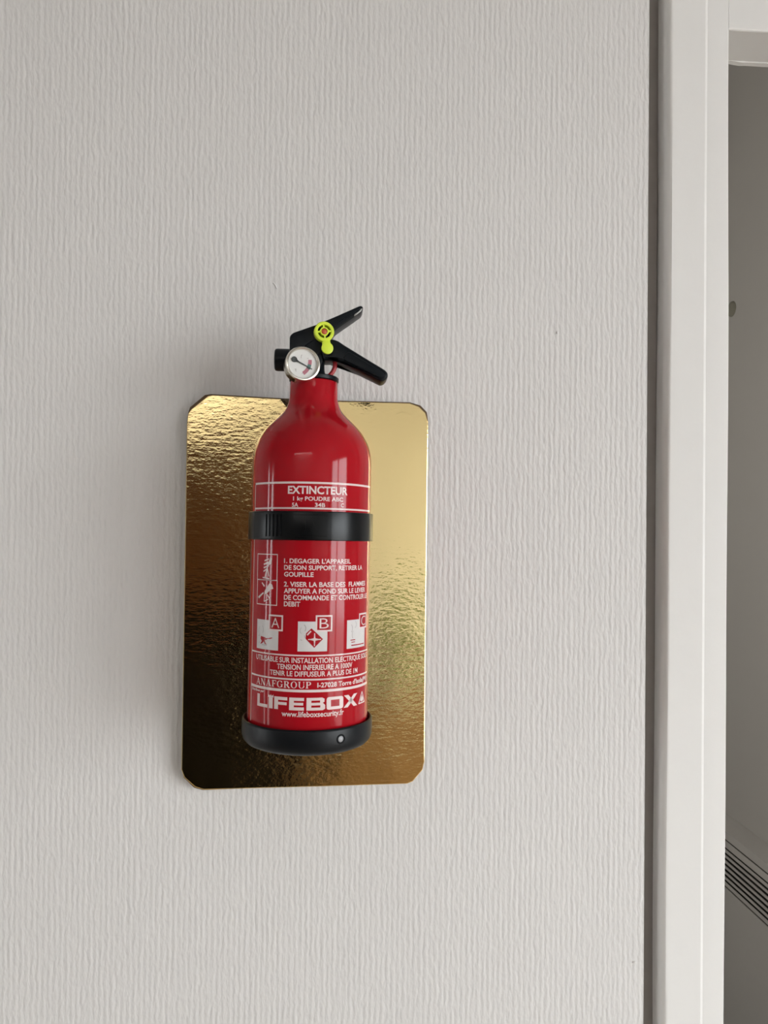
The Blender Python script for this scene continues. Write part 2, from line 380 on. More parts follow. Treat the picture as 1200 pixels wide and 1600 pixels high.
def font_mesh(txt, bold):
    c = bpy.data.curves.new('t', 'FONT'); c.body = txt; c.size = 1; c.fill_mode = 'FRONT' if hasattr(c, 'fill_mode') else c.fill_mode
    c.dimensions = '2D'; c.fill_mode = 'BOTH'; c.offset = bold; c.resolution_u = 3
    o = bpy.data.objects.new('t', c); COL.objects.link(o)
    me = bpy.data.meshes.new_from_object(o)
    bpy.data.objects.remove(o); bpy.data.curves.remove(c)
    bm = bmesh.new(); bm.from_mesh(me); bpy.data.meshes.remove(me)
    return bm
_h = font_mesh('H', 0.0); CAPH = max(v.co.y for v in _h.verts); _h.free()
def text2(txt, x0, x1, base, cap, bold=0.022):
    bm = font_mesh(txt, bold)
    xs = [v.co.x for v in bm.verts]; a, b = min(xs), max(xs)
    sx = (x1-x0)*mm/(b-a); sy = cap*mm/CAPH
    for v in bm.verts: v.co = Vector((x0*mm + (v.co.x-a)*sx, base*mm + v.co.y*sy, 0))
    return bm
OFF = 0.00007
def print_part(name, bms, m=M_PRINT, off=OFF, parent=None):
    return link(name, wrap(merge(*bms), off), m, parent or body, smooth=None)
def draw(fn):
    bm = bmesh.new(); fn(bm); return bm

def f_frame(bm):
    rect2(bm, -46.6, 171.1, 55.2, 172.4); rect2(bm, -46.6, 154.5, 55.2, 155.6)
    rect2(bm, -46.9, 13, -46.2, 171.1); rect2(bm, 54.4, 13, 55.1, 171.1)
    rect2(bm, -46.3, 59.3, 54.5, 60.2); rect2(bm, -46.3, 43.9, 54.5, 44.9); rect2(bm, -46.3, 36.2, 54.5, 37.9)
print_part('label_border', [draw(f_frame)])
for x_ in (-55.0, 62.8): print_part('side_border', [draw(lambda bm: rect2(bm, x_, 13, x_+0.75, 133))])
print_part('title_text', [text2('EXTINCTEUR', -14.9, 26.1, 164.6, 4.8, 0.03)])
print_part('contents_text', [text2('1 kg POUDRE ABC', -11.2, 22.6, 160.1, 2.55, 0.02), text2('5A', -11.9, -7.7, 156.0, 2.5, 0.02), text2('34B', 3.2, 9.9, 156.1, 2.5, 0.02), text2('C', 21.0, 23.2, 156.4, 2.4, 0.02)])
print_part('instruction_text', [
    text2("1. DEGAGER L'APPAREIL", -16.6, 29.9, 119.3, 2.85), text2('DE SON SUPPORT, RETIRER LA', -16.5, 42.2, 115.0, 2.85), text2('GOUPILLE', -16.4, 3.2, 110.6, 2.85),
    text2('2. VISER LA BASE DES  FLAMMES', -16.4, 46.9, 104.1, 3.0), text2('APPUYER A FOND SUR LE LEVIER', -16.3, 46.9, 99.8, 3.0), text2('DE COMMANDE ET CONTROLER LE', -16.2, 50.2, 95.5, 3.0), text2('DEBIT', -16.1, -5.1, 91.3, 3.0)])
# the two instruction pictograms (a hand lifting the bottle off, a figure spraying the base of the fire)
def f_p1(bm):
    frame2(bm, -40.9, 107.4, -21.4, 124.9, 0.55)
    stroke(bm, (-32.0, 109.0), (-29.4, 117.5), 1.2); stroke(bm, (-29.4, 117.5), (-27.2, 122.4), 0.9, 0.3)
    stroke(bm, (-33.5, 117.8), (-29.0, 119.3), 1.1); stroke(bm, (-33.5, 115.6), (-28.6, 117.2), 0.9); stroke(bm, (-33.6, 113.2), (-29.6, 115.4), 0.9)
    stroke(bm, (-28.4, 110.0), (-30.0, 116.0), 0.8); stroke(bm, (-32.8, 120.2), (-28.6, 121.6), 0.8); stroke(bm, (-34.4, 109.2), (-28.0, 108.6), 0.8)
    poly2(bm, [(-28.9, 117.5), (-26.5, 118.2), (-26.0, 122.0), (-27.6, 122.6)])
print_part('lift_pictogram', [draw(f_p1)])
def f_p2(bm):
    frame2(bm, -40.6, 91.2, -21.2, 107.9, 0.55)
    stroke(bm, (-38.6, 95.6), (-33.2, 99.2), 1.5, 0.9); stroke(bm, (-35.0, 105.8), (-32.3, 103.4), 0.9, 1.2)
    poly2(bm, [(-32.4, 98.2), (-30.4, 98.4), (-26.8, 101.4), (-24.4, 102.2), (-25.4, 104.8), (-27.4, 106.0), (-30.0, 103.0), (-32.0, 100.4)])
    stroke(bm, (-32.0, 98.6), (-32.4, 93.4), 0.8); stroke(bm, (-32.4, 93.4), (-28.4, 95.2), 0.7); stroke(bm, (-30.0, 98.4), (-27.4, 95.8), 0.9); stroke(bm, (-26.6, 92.2), (-27.4, 97.0), 0.8)
print_part('spray_pictogram', [draw(f_p2)])

def fire_class(letter, x0, x1, z0, z1, bx0, bz0, bx1, bz1, deco):
    """white square with a drawing, cut by a red box holding the class letter"""
    sq = bmesh.new(); rect2(sq, x0, z0, x1, z1)
    s = print_part('fire_class_symbol', [sq], M_SYMBOL)
    bg = bmesh.new(); rect2(bg, bx0, bz0, bx1, bz1); print_parts.append((s, 'class_letter_border', [bg], M_PRINT, OFF+0.00005))
    rd = bmesh.new(); rect2(rd, bx0+1.05, bz0+1.05, bx1-1.05, bz1-1.05); print_parts.append((s, 'class_letter_box', [rd], M_PRINTRED, OFF+0.0001))
    lw = (bx1-bx0)
    print_parts.append((s, 'class_letter', [text2(letter, bx0+lw*0.23, bx1-lw*0.23, bz0+1.95, bz1-bz0-3.9, -0.008)], M_PRINT, OFF+0.00015))
    return s
print_parts = []
sA = fire_class('A', -39.5, -19.7, 62.2, 81.5, -27.7, 74.9, -16.5, 85.3, None)
sB = fire_class('B', -6.3, 13.0, 62.4, 81.7, 5.1, 75.2, 16.3, 85.8, None)
sC = fire_class('C', 27.6, 47.6, 63.0, 81.8, 39.4, 75.3, 50.4, 85.6, None)
for s, n, b, m, off in print_parts:
    # class letters hang directly on the bottle so that nothing lies deeper than three levels
    o = print_part(n, b, m, off)
def f_fire(bm):
    poly2(bm, [(-34.8, 70.6), (-30.5, 70.0), (-28.6, 68.9), (-31.0, 68.2), (-30.2, 66.6), (-29.0, 65.4), (-30.8, 65.6), (-32.0, 67.2), (-33.4, 65.8), (-35.4, 65.4), (-33.8, 67.4), (-35.2, 68.8)])
    stroke(bm, (-26.8, 69.6), (-24.4, 70.2), 0.9, 0.5); stroke(bm, (-30.0, 69.4), (-26.8, 69.6), 0.5)
print_part('burning_wood_drawing', [draw(f_fire)], M_PRINTRED, OFF+0.00006)
def f_smokeA(bm):
    stroke(bm, (-37.2, 70.4), (-36.4, 71.2), 0.8); arcband(bm, -33.8, 75.0, 1.5, 2.6, 0.35, -60, 90, 8); arcband(bm, -36.0, 74.0, 1.4, 2.8, 0.35, 100, 250, 8); stroke(bm, (-34.0, 64.9), (-29.0, 65.0), 0.5)
    stroke(bm, (-37.0, 66.0), (-36.0, 66.6), 0.5)
print_part('flame_drawing', [draw(f_smokeA)], M_PRINTGREY, OFF+0.00006)
def f_dia(bm):
    for pts in ([(-1.0, 74.0), (2.5, 77.4), (10.1, 70.4), (4.5, 64.8), (-1.2, 70.6)],): poly2(bm, pts)
print_part('fuel_drum_drawing', [draw(f_dia)], M_PRINTRED, OFF+0.00006)
def f_star(bm):
    c = (4.6, 70.2)
    poly2(bm, [(c[0], c[1]+4.2), (c[0]+0.55, c[1]+0.8), (c[0]+4.3, c[1]), (c[0]+0.55, c[1]-0.8), (c[0], c[1]-4.4), (c[0]-0.55, c[1]-0.8), (c[0]-4.3, c[1]), (c[0]-0.55, c[1]+0.8)])
    rect2(bm, c[0]-0.32, c[1]-4.2, c[0]+0.32, c[1]+4.0); rect2(bm, c[0]-4.1, c[1]-0.32, c[0]+4.1, c[1]+0.32)
    stroke(bm, (-0.2, 73.0), (2.2, 75.6), 0.9)
print_part('drum_highlight', [draw(f_star)], M_PRINT, OFF+0.00012)
def f_smokeB(bm):
    arcband(bm, -2.8, 77.3, 1.9, 2.6, 0.55, -50, 75, 8); arcband(bm, -3.4, 75.8, 1.6, 2.2, 0.3, 110, 250, 8); stroke(bm, (-4.6, 70.0), (-3.4, 69.6), 0.45); stroke(bm, (-1.9, 72.8), (-1.6, 71.0), 0.4)
print_part('vapour_drawing', [draw(f_smokeB)], M_PRINTGREY, OFF+0.00006)
def f_gas(bm):
    rect2(bm, 31.6, 64.6, 46.4, 65.3)
    rect2(bm, 30.8, 68.2, 35.4, 68.8); rect2(bm, 31.6, 66.8, 35.2, 67.3)
print_part('gas_burner_drawing', [draw(f_gas)], M_PRINTRED, OFF+0.00006)
def f_smokeC(bm):
    arcband(bm, 31.0, 76.2, 1.6, 2.8, 0.45, -70, 70, 8); arcband(bm, 33.6, 72.0, 1.6, 2.8, 0.45, 110, 250, 8); arcband(bm, 34.6, 78.6, 1.8, 2.6, 0.45, -70, 60, 8)
print_part('gas_flame_drawing', [draw(f_smokeC)], M_PRINTGREY, OFF+0.00006)
print_part('warning_text', [text2('UTILISABLE SUR INSTALLATION ELECTRIQUE SOUS', -39.6, 52.4, 55.0, 3.2, 0.018), text2('TENSION INFERIEURE A 1000V', -20.2, 32.9, 50.6, 3.2, 0.018), text2('TENIR LE DIFFUSEUR A PLUS DE 1M', -25.7, 38.4, 46.4, 3.1, 0.018)])

# serif lettering of the maker's line, drawn stroke by stroke
def serif_word(x0, x1, base, cap, word):
    W = dict(A=1.0, N=1.02, F=0.82, G=1.0, R=0.98, O=1.0, U=1.0, P=0.82)
    gap = 0.07; tot = sum(W[c] for c in word) + gap*(len(word)-1); sx = (x1-x0)/tot; bm = bmesh.new(); x = x0
    th, tn, sf = 0.20, 0.07, 0.055
    for c in word:
        wv = W[c]
        P = lambda u, v: (x + u*sx, base + v*cap)
        def S(a, b, wd): stroke(bm, P(*a), P(*b), wd*cap)
        def serif(u, v, hw=0.17): rect2(bm, x+(u-hw)*sx, base+(v if v < 0.5 else v-sf)*cap, x+(u+hw)*sx, base+(v+sf if v < 0.5 else v)*cap)
        def arc(cx, cy, rx, ry, a0, a1, wt, n=12):
            for i in range(n):
                t0 = radians(a0+(a1-a0)*i/n); t1 = radians(a0+(a1-a0)*(i+1)/n)
                k = lambda t: wt*(0.35+0.65*abs(cos(t)))
                poly2(bm, [P(cx+rx*cos(t0), cy+ry*sin(t0)), P(cx+rx*cos(t1), cy+ry*sin(t1)), P(cx+(rx-k(t1))*cos(t1), cy+(ry-k(t1)*0.8)*sin(t1)), P(cx+(rx-k(t0))*cos(t0), cy+(ry-k(t0)*0.8)*sin(t0))])
        if c == 'A':
            S((0.16, 0), (0.49, 1), tn); S((0.82, 0), (0.48, 1), th); S((0.27, 0.33), (0.72, 0.33), 0.06); serif(0.15, 0, 0.15); serif(0.84, 0)
        elif c == 'N':
            S((0.18, 0), (0.18, 1), tn); S((0.86, 0), (0.86, 1), tn); S((0.2, 1), (0.84, 0), th); serif(0.16, 0, 0.15); serif(0.16, 1, 0.15); serif(0.86, 1, 0.15)
        elif c == 'F':
            S((0.24, 0), (0.24, 1), th); S((0.24, 0.96), (0.78, 0.96), 0.08); S((0.24, 0.5), (0.6, 0.5), 0.07); S((0.76, 0.74), (0.76, 1), 0.07); S((0.6, 0.38), (0.6, 0.62), 0.06); serif(0.24, 0, 0.2); serif(0.2, 1, 0.16)
        elif c in 'GO':
            arc(0.5, 0.5, 0.46, 0.52, (40 if c == 'G' else 0), (320 if c == 'G' else 360), 0.19, 20)
            if c == 'G': S((0.82, 0.06), (0.82, 0.42), 0.18); serif(0.82, 0.44, 0.18); S((0.82, 0.72), (0.82, 0.98), 0.06)
        elif c in 'RP':
            S((0.24, 0), (0.24, 1), th); S((0.24, 0.965), (0.5, 0.965), 0.07); S((0.24, 0.49), (0.5, 0.49), 0.07); arc(0.48, 0.727, 0.32, 0.273, -90, 90, 0.19, 12)
            serif(0.24, 0, 0.2); serif(0.18, 1, 0.14)
            if c == 'R': S((0.5, 0.5), (0.84, 0.0), th); serif(0.9, 0, 0.1)
        elif c == 'U':
            S((0.22, 0.3), (0.22, 1), th); S((0.84, 0.3), (0.84, 1), tn); arc(0.53, 0.34, 0.4, 0.36, 180, 360, 0.16, 12); serif(0.22, 1, 0.19); serif(0.84, 1, 0.14)
        x += (wv+gap)*sx
    return bm
print_part('maker_text', [serif_word(-39.0, 3.0, 38.75, 4.25, 'ANAFGROUP'), text2("I-27028 Torre d'Isola(PV)", 7.0, 52.4, 39.3, 2.9, 0.026)])

def f_logo(bm):
    b, t = 24.6, 32.7; h = t-b; k = 2.0
    rect2(bm, -37.4, b, -34.7, t); rect2(bm, -34.7, b, -27.4, b+k)                    # L
    rect2(bm, -26.1, b, -23.0, t-1.0); poly2(bm, [(-26.9, t-0.9), (-26.3, t+0.8), (-25.2, t-0.2), (-24.5, t+1.0), (-23.8, t-0.2), (-22.6, t+0.9), (-22.4, t-0.9)])   # flame-topped I
    rect2(bm, -21.8, b, -18.9, t); rect2(bm, -18.9, t-k, -12.4, t); rect2(bm, -18.9, b+3.0, -12.8, b+4.8)   # F
    rect2(bm, -11.1, b, -8.0, t); rect2(bm, -8.0, t-k, -1.4, t); rect2(bm, -8.0, b+3.2, -1.9, b+4.9); rect2(bm, -8.0, b, -1.4, b+k)  # E
    rect2(bm, 0.2, b, 3.3, t); rect2(bm, 3.3, t-1.8, 10.4, t); rect2(bm, 3.3, b+3.2, 10.6, b+4.9); rect2(bm, 3.3, b, 10.9, b+1.8)
    poly2(bm, [(9.0, b+4.9), (11.0, b+4.9), (11.9, b+5.4), (11.9, t-0.8), (10.4, t), (9.0, t-1.8)])
    poly2(bm, [(9.2, b+1.8), (10.9, b), (12.4, b+0.9), (12.4, b+3.2), (11.4, b+4.2), (10.6, b+4.9), (9.2, b+3.2)])               # B
    x0, x1 = 13.3, 25.6                                                               # O
    rect2(bm, x0+1.5, b, x1-1.5, b+1.9); rect2(bm, x0+1.5, t-1.9, x1-1.5, t); rect2(bm, x0, b+1.3, x0+3.0, t-1.3); rect2(bm, x1-3.0, b+1.3, x1, t-1.3)
    for sx_, cx in ((1, x0), (-1, x1)):
        for sy_, cy in ((1, b), (-1, t)):
            pts = [(cx, cy+sy_*1.3), (cx+sx_*0.45, cy+sy_*0.4), (cx+sx_*1.5, cy), (cx+sx_*1.5, cy+sy_*1.3)]
            poly2(bm, pts if sx_*sy_ > 0 else pts[::-1])
    poly2(bm, [(25.8, b), (29.4, b), (38.6, t), (35.0, t)]); poly2(bm, [(35.0, b), (38.8, b), (29.8, t), (26.0, t)])   # X
    for a, c_ in (((40.6, b+0.3), (45.0, t)), ((45.0, t), (49.2, b+0.3)), ((40.6, b+0.6), (49.2, b+0.6))): stroke(bm, a, c_, 0.8)
    poly2(bm, [(43.2, b+1.6), (46.6, b+1.6), (47.0, b+3.0), (45.0, b+5.6), (43.0, b+3.0)])
print_part('brand_text', [draw(f_logo), text2('Distribue par', -44.8, -30.6, 34.1, 1.6, 0.02)])
print_part('web_text', [text2('www.lifeboxsecurity.fr', -16.2, 26.1, 20.5, 3.3, 0.02)])

# ---- head: collar, valve, levers, gauge, pin
def S_(l): return [(x*mm, z*mm) for x, z in l]
link('neck_collar', lathe(S_([(0, 245.9), (16.6, 245.9), (17.4, 246.4), (17.5, 248.6), (16.8, 249.3), (11, 249.6), (0, 249.6)]), 64), M_BLACK, ext, smooth=40)
neck = lathe(S_([(0, 249.6), (9.4, 249.6), (8.2, 251.5), (7.4, 254.5), (7.2, 258), (7.6, 262), (0, 262)]), 40)
blk = prism(rounded(S_([(-16.6, 252.6), (-12, 249.8), (2, 249.8), (6.4, 262), (6.4, 274), (-16.6, 274)]), 2*mm), -7*mm, 7*mm, 1.2*mm)
link('valve_body', merge(neck, blk), M_BLACK, ext, smooth=40)
noz = lathe(S_([(0, 0), (6.6, 0), (7.6, 0.7), (7.9, 2), (7.9, 14), (0, 14)]), 40, Matrix.Translation((-27.9*mm, 0, 261.3*mm)) @ Matrix.Rotation(radians(90), 4, 'Y'))
nozo = link('discharge_nozzle', noz, M_BLACK, ext, smooth=40)
link('nozzle_bore', lathe(S_([(0, -0.1), (4.0, -0.1), (4.0, 0.4), (0, 0.4)]), 24, Matrix.Translation((-27.9*mm, 0, 261.3*mm)) @ Matrix.Rotation(radians(90), 4, 'Y')), M_SLOT, nozo)
lev = S_([(-17.2, 262), (-17.35, 276.6), (-15.2, 279.0), (0.96, 285.25), (15.5, 292.1), (29.4, 298.9), (31.7, 299.9), (33.3, 299.4), (33.8, 298.1), (32.4, 295.3), (30.0, 293.6), (27.7, 291.7), (20.5, 286.4), (13.6, 281.2), (11.8, 277.0), (9.5, 274.0), (8.0, 268.0), (2.0, 264.0), (-8, 262)])
lever = link('squeeze_lever', prism(rounded(lev, [1*mm, 2*mm, 2.5*mm, 1*mm, 1*mm, 1*mm, 1*mm, 1*mm, 1*mm, .8*mm, .8*mm, .8*mm, 1*mm, 2*mm, 1*mm, 1*mm, 1*mm, 1*mm, 1*mm], 3), -8.2*mm, 8.2*mm, 1.3*mm, 3), M_BLACK, ext, smooth=40)
tip = prism(rounded(S_([(27.4, 291.9), (32.2, 295.6), (33.3, 297.9), (32.2, 297.6), (30.6, 295.6), (27.6, 293.4)]), 0.3*mm, 2), -8.35*mm, 6*mm, 0.2*mm)
link('lever_tip', tip, M_WORN, lever)['label'] = 'worn grey metal tip of the black lever'
han = S_([(5.2, 266.0), (6.5, 274.0), (9.5, 275.0), (12.8, 275.2), (16.4, 274.2), (21.8, 270.8), (36, 262.6), (49.9, 254.6), (51.8, 252.6), (51.9, 249.6), (49.7, 247.1), (47.3, 246.3), (40.1, 249.7), (30, 254.4), (20.4, 258.9), (18.0, 260.2), (14.8, 260.7), (6.8, 260.2)])
hand = link('carry_handle', prism(rounded(han, 1.2*mm, 3), -9.2*mm, 9.2*mm, 1.8*mm, 3), M_BLACK, ext, smooth=40)
rib = prism(rounded(S_([(20.0, 262.2), (21.2, 260.4), (46.4, 248.4), (49.6, 250.0), (49.0, 252.4), (24.0, 266.6)]), 1*mm, 3), -9.75*mm, -8.9*mm, 0.5*mm)
link('handle_grip', rib, M_BLACK, hand, smooth=40)
pts = [(14.4, 262.0), (14.7, 259.5), (14.6, 257.2), (13.9, 255.0), (12.8, 253.0), (11.2, 251.2), (9.6, 249.9), (8.6, 249.3)]
link('red_retainer_loop', tube([(x*mm, -1.5*mm, z*mm) for x, z in pts], 1.6*mm), M_REDPL, ext)['label'] = 'thin red plastic loop under the black handle'

# gauge, turned a little to the right
MG = Matrix.Translation((-6.8*mm, -26*mm, 253.4*mm)) @ Matrix.Rotation(radians(14), 4, 'Z') @ Matrix.Rotation(radians(-3), 4, 'X') @ Matrix.Rotation(radians(90), 4, 'X')
# local: +z looks at the camera
case = lathe(S_([(0, -14.5), (5, -14.5), (5, -11.5), (10.4, -11.5), (11.4, -10.6), (11.6, -4.0), (11.9, -2.6), (12.0, -0.9), (11.5, 0.1), (10.7, 0.3), (10.2, -0.1), (9.95, -1.3), (9.9, -2.0), (0, -2.0)]), 64)
case.transform(MG)
gauge = link('pressure_gauge', case, M_CHROME, ext, smooth=40); gauge['label'] = 'round steel pressure gauge with white dial'
def flat(bmf, z, m, name, th=0.0001):
    bm = bmesh.new(); bmf(bm)
    g = bmesh.ops.extrude_face_region(bm, geom=list(bm.faces)); vs = [v for v in g['geom'] if isinstance(v, bmesh.types.BMVert)]
    for v in vs: v.co.z += th
    bm.transform(MG @ Matrix.Translation((0, 0, z*mm))); return link(name, bm, m, gauge, smooth=None)
def disc(bm, cx, cy, r, n=40): poly2(bm, [(cx+r*cos(2*pi*i/n), cy+r*sin(2*pi*i/n)) for i in range(n)])
flat(lambda bm: disc(bm, 0, 0, 9.9, 64), -1.95, M_DIAL, 'gauge_dial')
hx, hy = -5.9, 2.6
def arc_(a0, a1): return lambda bm: arcband(bm, hx, hy, 12.2, 12.2, 2.5, a0, a1, 10)
flat(arc_(4, -13), -1.8, M_DRED, 'gauge_red_zone'); flat(arc_(-13, -30), -1.8, M_DGREEN, 'gauge_green_zone'); flat(arc_(-30, -55), -1.8, M_DRED, 'gauge_red_zone')
def need(bm):
    disc(bm, hx, hy, 1.95, 24)
    d = Vector((cos(radians(-25)), sin(radians(-25)))); stroke(bm, Vector((hx, hy))+d*1.7, Vector((hx, hy))+d*13.6, 0.95, 0.45)
    stroke(bm, Vector((hx, hy))+d*1.0, Vector((hx, hy))+d*3.4, 2.2, 0.9)
flat(need, -1.2, M_NEEDLE, 'gauge_needle', 0.0003)
def marks(bm):
    stroke(bm, (-1.2, 4.0), (-1.0, 6.2), 0.35); stroke(bm, (-1.0, 6.2), (-0.2, 6.1), 0.3); stroke(bm, (3.0, 4.2), (4.0, 4.4), 0.3)
    stroke(bm, (-5.4, -3.8), (-4.2, -4.0), 0.4); stroke(bm, (-4.9, -3.8), (-4.6, -5.6), 0.4); stroke(bm, (-0.6, -6.6), (0.6, -6.0), 0.3)
flat(marks, -1.8, M_PRINTGREY, 'gauge_marks')

lens = flat(lambda bm: disc(bm, 0, 0, 9.93, 64), -0.75, M_LENS, 'gauge_lens', 0.0003)

# safety pin wheel
MP = Matrix.Translation((6.9*mm, -14.6*mm, 278.9*mm)) @ Matrix.Rotation(radians(9), 4, 'Z') @ Matrix.Rotation(radians(90), 4, 'X')
ringp = [(4.6, -5.5), (6.7, -5.5), (6.9, -4.8), (6.9, -0.5), (6.4, 0), (5.0, 0), (4.6, -0.4), (4.6, -5.5)]
ring = lathe(S_(ringp), 48)
hubp = lathe(S_([(2.2, -5.5), (3.1, -5.5), (3.1, -0.3), (2.8, 0), (2.2, 0), (2.2, -5.5)]), 32)
sp = bmesh.new()
for k in range(4):
    a = radians(k*90 + 7); d = Vector((cos(a), sin(a), 0)); n = Vector((-d.y, d.x, 0))
    q = bmesh.new(); box(q, (2.9*mm, -0.5*mm, -2.8*mm), (4.8*mm, 0.5*mm, -0.3*mm)); q.transform(Matrix.Rotation(a, 4, 'Z')); sp = merge(sp, q)
tab = prism([(4.15*mm*cos(2*pi*i/32) + 2.5*mm, 4.15*mm*sin(2*pi*i/32) - 11.2*mm) for i in range(32)], -0.9*mm, 0.9*mm, 0.5*mm)
nk = prism(S_([(-1.2, -6.0), (-1.0, -11), (5.2, -10.5), (4.2, -5.2)]), -0.8*mm, 0.8*mm, 0.3*mm)
for t_ in (tab, nk): t_.transform(Matrix.Rotation(radians(-90), 4, 'X')); t_.transform(Matrix.Translation((0, 0, -2.0*mm)))
pinbm = merge(ring, hubp, sp, tab, nk); pinbm.transform(MP)
pin = link('safety_pin', pinbm, M_LIME, ext, smooth=40); pin['label'] = 'yellow-green plastic safety pin wheel with a round tab'
orb = lathe(S_([(0, -6.4), (2.15, -6.4), (2.15, -0.7), (1.6, -0.2), (0, -0.1)]), 28); orb.transform(MP)
link('pin_button', orb, M_ORANGE, pin, smooth=40)['label'] = 'orange button in the middle of the safety pin'
bk = lathe(S_([(0, -6.4), (4.7, -6.4), (4.7, -5.6), (0, -5.6)]), 32); bk.transform(MP)
link('pin_seat', bk, M_BLACK, pin)

# ---------------------------------------------------------------- wall bracket: cup, strap, buckle, spine
brk = thing('wall_bracket', 'black plastic wall bracket with strap and base cup clasping the red extinguisher', 'bracket', ME)
cupp = [(0, -5.6), (34, -5.6), (38.5, -5.2), (41.8, -3.8), (43.9, -1.6), (44.9, 1.2), (45.1, 4), (45.1, 11.0), (44.8, 12.0), (44.0, 12.4), (43.2, 12.0), (42.6, 10.5), (42.3, 6), (41.2, 2), (38.5, -0.9), (34.2, -1.6), (0, -1.6)]
cup = link('base_cup', lathe(S_(cupp), 96), M_CUP, brk, smooth=50)
th = radians(30.3)
rv = lathe(S_([(0, -0.8), (1.9, -0.8), (1.9, 0.1), (0.95, 0.55), (0, 0.7)]), 24)
rv.transform(Matrix.Translation((45.1*mm*sin(th), -45.1*mm*cos(th), 5.7*mm)) @ Matrix.Rotation(th, 4, 'Z') @ Matrix.Rotation(radians(90), 4, 'X'))
link('rivet', rv, M_RIVET, cup)['label'] = 'small grey round rivet on the black base cup'
rw = lathe(S_([(2.3, -0.6), (3.2, -0.6), (3.1, 0.2), (2.7, 0.4), (2.3, 0.1), (2.3, -0.6)]), 28)
rw.transform(Matrix.Translation((45.1*mm*sin(th), -45.1*mm*cos(th), 5.7*mm)) @ Matrix.Rotation(th, 4, 'Z') @ Matrix.Rotation(radians(90), 4, 'X'))
link('rivet_collar', rw, M_CUP, cup)
def bandstrip(t0, t1, z0, z1, r0, r1, n=64, bev=0.0):
    """curved bar on the bottle, angles from the front, degrees"""
    bm = bmesh.new(); rings = []
    sec = rounded([(r0, z0), (r1, z0), (r1, z1), (r0, z1)], [0, bev, bev, 0], 3) if bev else [(r0, z0), (r1, z0), (r1, z1), (r0, z1)]
    for i in range(n+1):
        t = radians(t0+(t1-t0)*i/n)
        rings.append([bm.verts.new((r*mm*sin(t), -r*mm*cos(t), z*mm)) for r, z in sec])
    k = len(sec)
    for a, b in zip(rings, rings[1:]):
        for j in range(k): bm.faces.new((a[j], a[(j+1) % k], b[(j+1) % k], b[j]))
    bm.faces.new(rings[0]); bm.faces.new(list(reversed(rings[-1])))
    return bm
strap = link('strap', bandstrip(-168, 168, 134.2, 153.2, 41.95, 43.4, 120, 0.4), M_STRAP, brk, smooth=40)
buck = link('buckle', bandstrip(-56, 18.5, 134.3, 153.1, 43.4, 45.0, 48, 0.8), M_STRAP, brk, smooth=40)
for a in (-39.6, -36.0, -32.2, -28.6, -24.8):
    link('grip_rib', bandstrip(a-0.55, a+0.55, 136.5, 151.0, 44.9, 45.6, 3, 0.25), M_STRAP, buck, smooth=40)
link('latch', bandstrip(-13, 14.5, 136.6, 150.8, 44.9, 45.5, 16, 0.3), M_STRAP, buck, smooth=40)
link('latch_tongue', bandstrip(-5.2, -3.2, 140.6, 147.2, 45.4, 46.1, 3, 0.3), M_STRAP, buck, smooth=40)
link('latch_tongue', bandstrip(0.2, 1.2, 139.0, 147.8, 45.4, 45.9, 3, 0.2), M_STRAP, buck, smooth=40)
link('latch_tongue', bandstrip(3.0, 4.2, 144.2, 146.0, 45.4, 46.0, 3, 0.2), M_STRAP, buck, smooth=40)
link('spine', boxes(((-12*mm, 42.2*mm, 2*mm), (12*mm, 44.4*mm, 160*mm))), M_STRAP, brk)

# ---------------------------------------------------------------- heater seen through the doorway
hx0, hx1, hy0, hy1, hz0, hz1 = 1.25, HX, 0.55, 2.05, 0.015, 0.632
heat = thing('wall_heater', 'grey wall heater with dark louvre slots, seen through the doorway at lower right', 'heater', loc=(1.29, 1.3, hz0))
P_ = (-1.29, -1.3, -hz0)
def hb(*l): return boxes(*[(tuple(a+b for a, b in zip(q[0], P_)), tuple(a+b for a, b in zip(q[1], P_))) for q in l])
link('casing', hb(((hx0, hy0, 0.607), (hx1, hy1, hz1)), ((hx0+0.035, hy0, hz0), (hx1, hy1, 0.607)), ((hx0, hy0, hz0), (hx0+0.035, hy0+0.03, 0.607)), ((hx0, hy1-0.03, hz0), (hx0+0.035, hy1, 0.607))), M_HEAT, heat, smooth=None)
link('slot_back', hb(((hx0+0.03, hy0+0.03, 0.36), (hx0+0.0349, hy1-0.03, 0.607))), M_SLOT, heat, smooth=None)
tops = [0.605-0.003, 0.580-0.005, 0.563-0.006, 0.546-0.006, 0.529-0.0065, 0.512-0.0065, 0.495-0.006, 0.478-0.005, 0.461-0.005]
slat_me = None
for i in range(8):
    zt = tops[i]; zb = tops[i+1] + (0.0065, 0.0085, 0.0095, 0.0095, 0.0095, 0.009, 0.008, 0.0055)[i]
    link('slat', hb(((hx0, hy0+0.03, zb), (hx0+0.0025, hy1-0.03, zt))), M_HEAT, heat, smooth=None)
link('front_panel', hb(((hx0, hy0+0.03, hz0), (hx0+0.003, hy1-0.03, tops[8]))), M_HEAT, heat, smooth=None)
knob = thing('wall_fitting', 'small dark olive fitting on the grey wall beyond the door frame', 'fitting', loc=(HX, 1.868, 2.315))
kb = lathe([(0, 0.0), (0.026, 0.0), (0.025, 0.003), (0.019, 0.007), (0.010, 0.009), (0, 0.010)], 24); kb.transform(Matrix.Rotation(radians(-90), 4, 'Y'))
link('fitting_base', kb, M_OLIVE, knob, smooth=80)

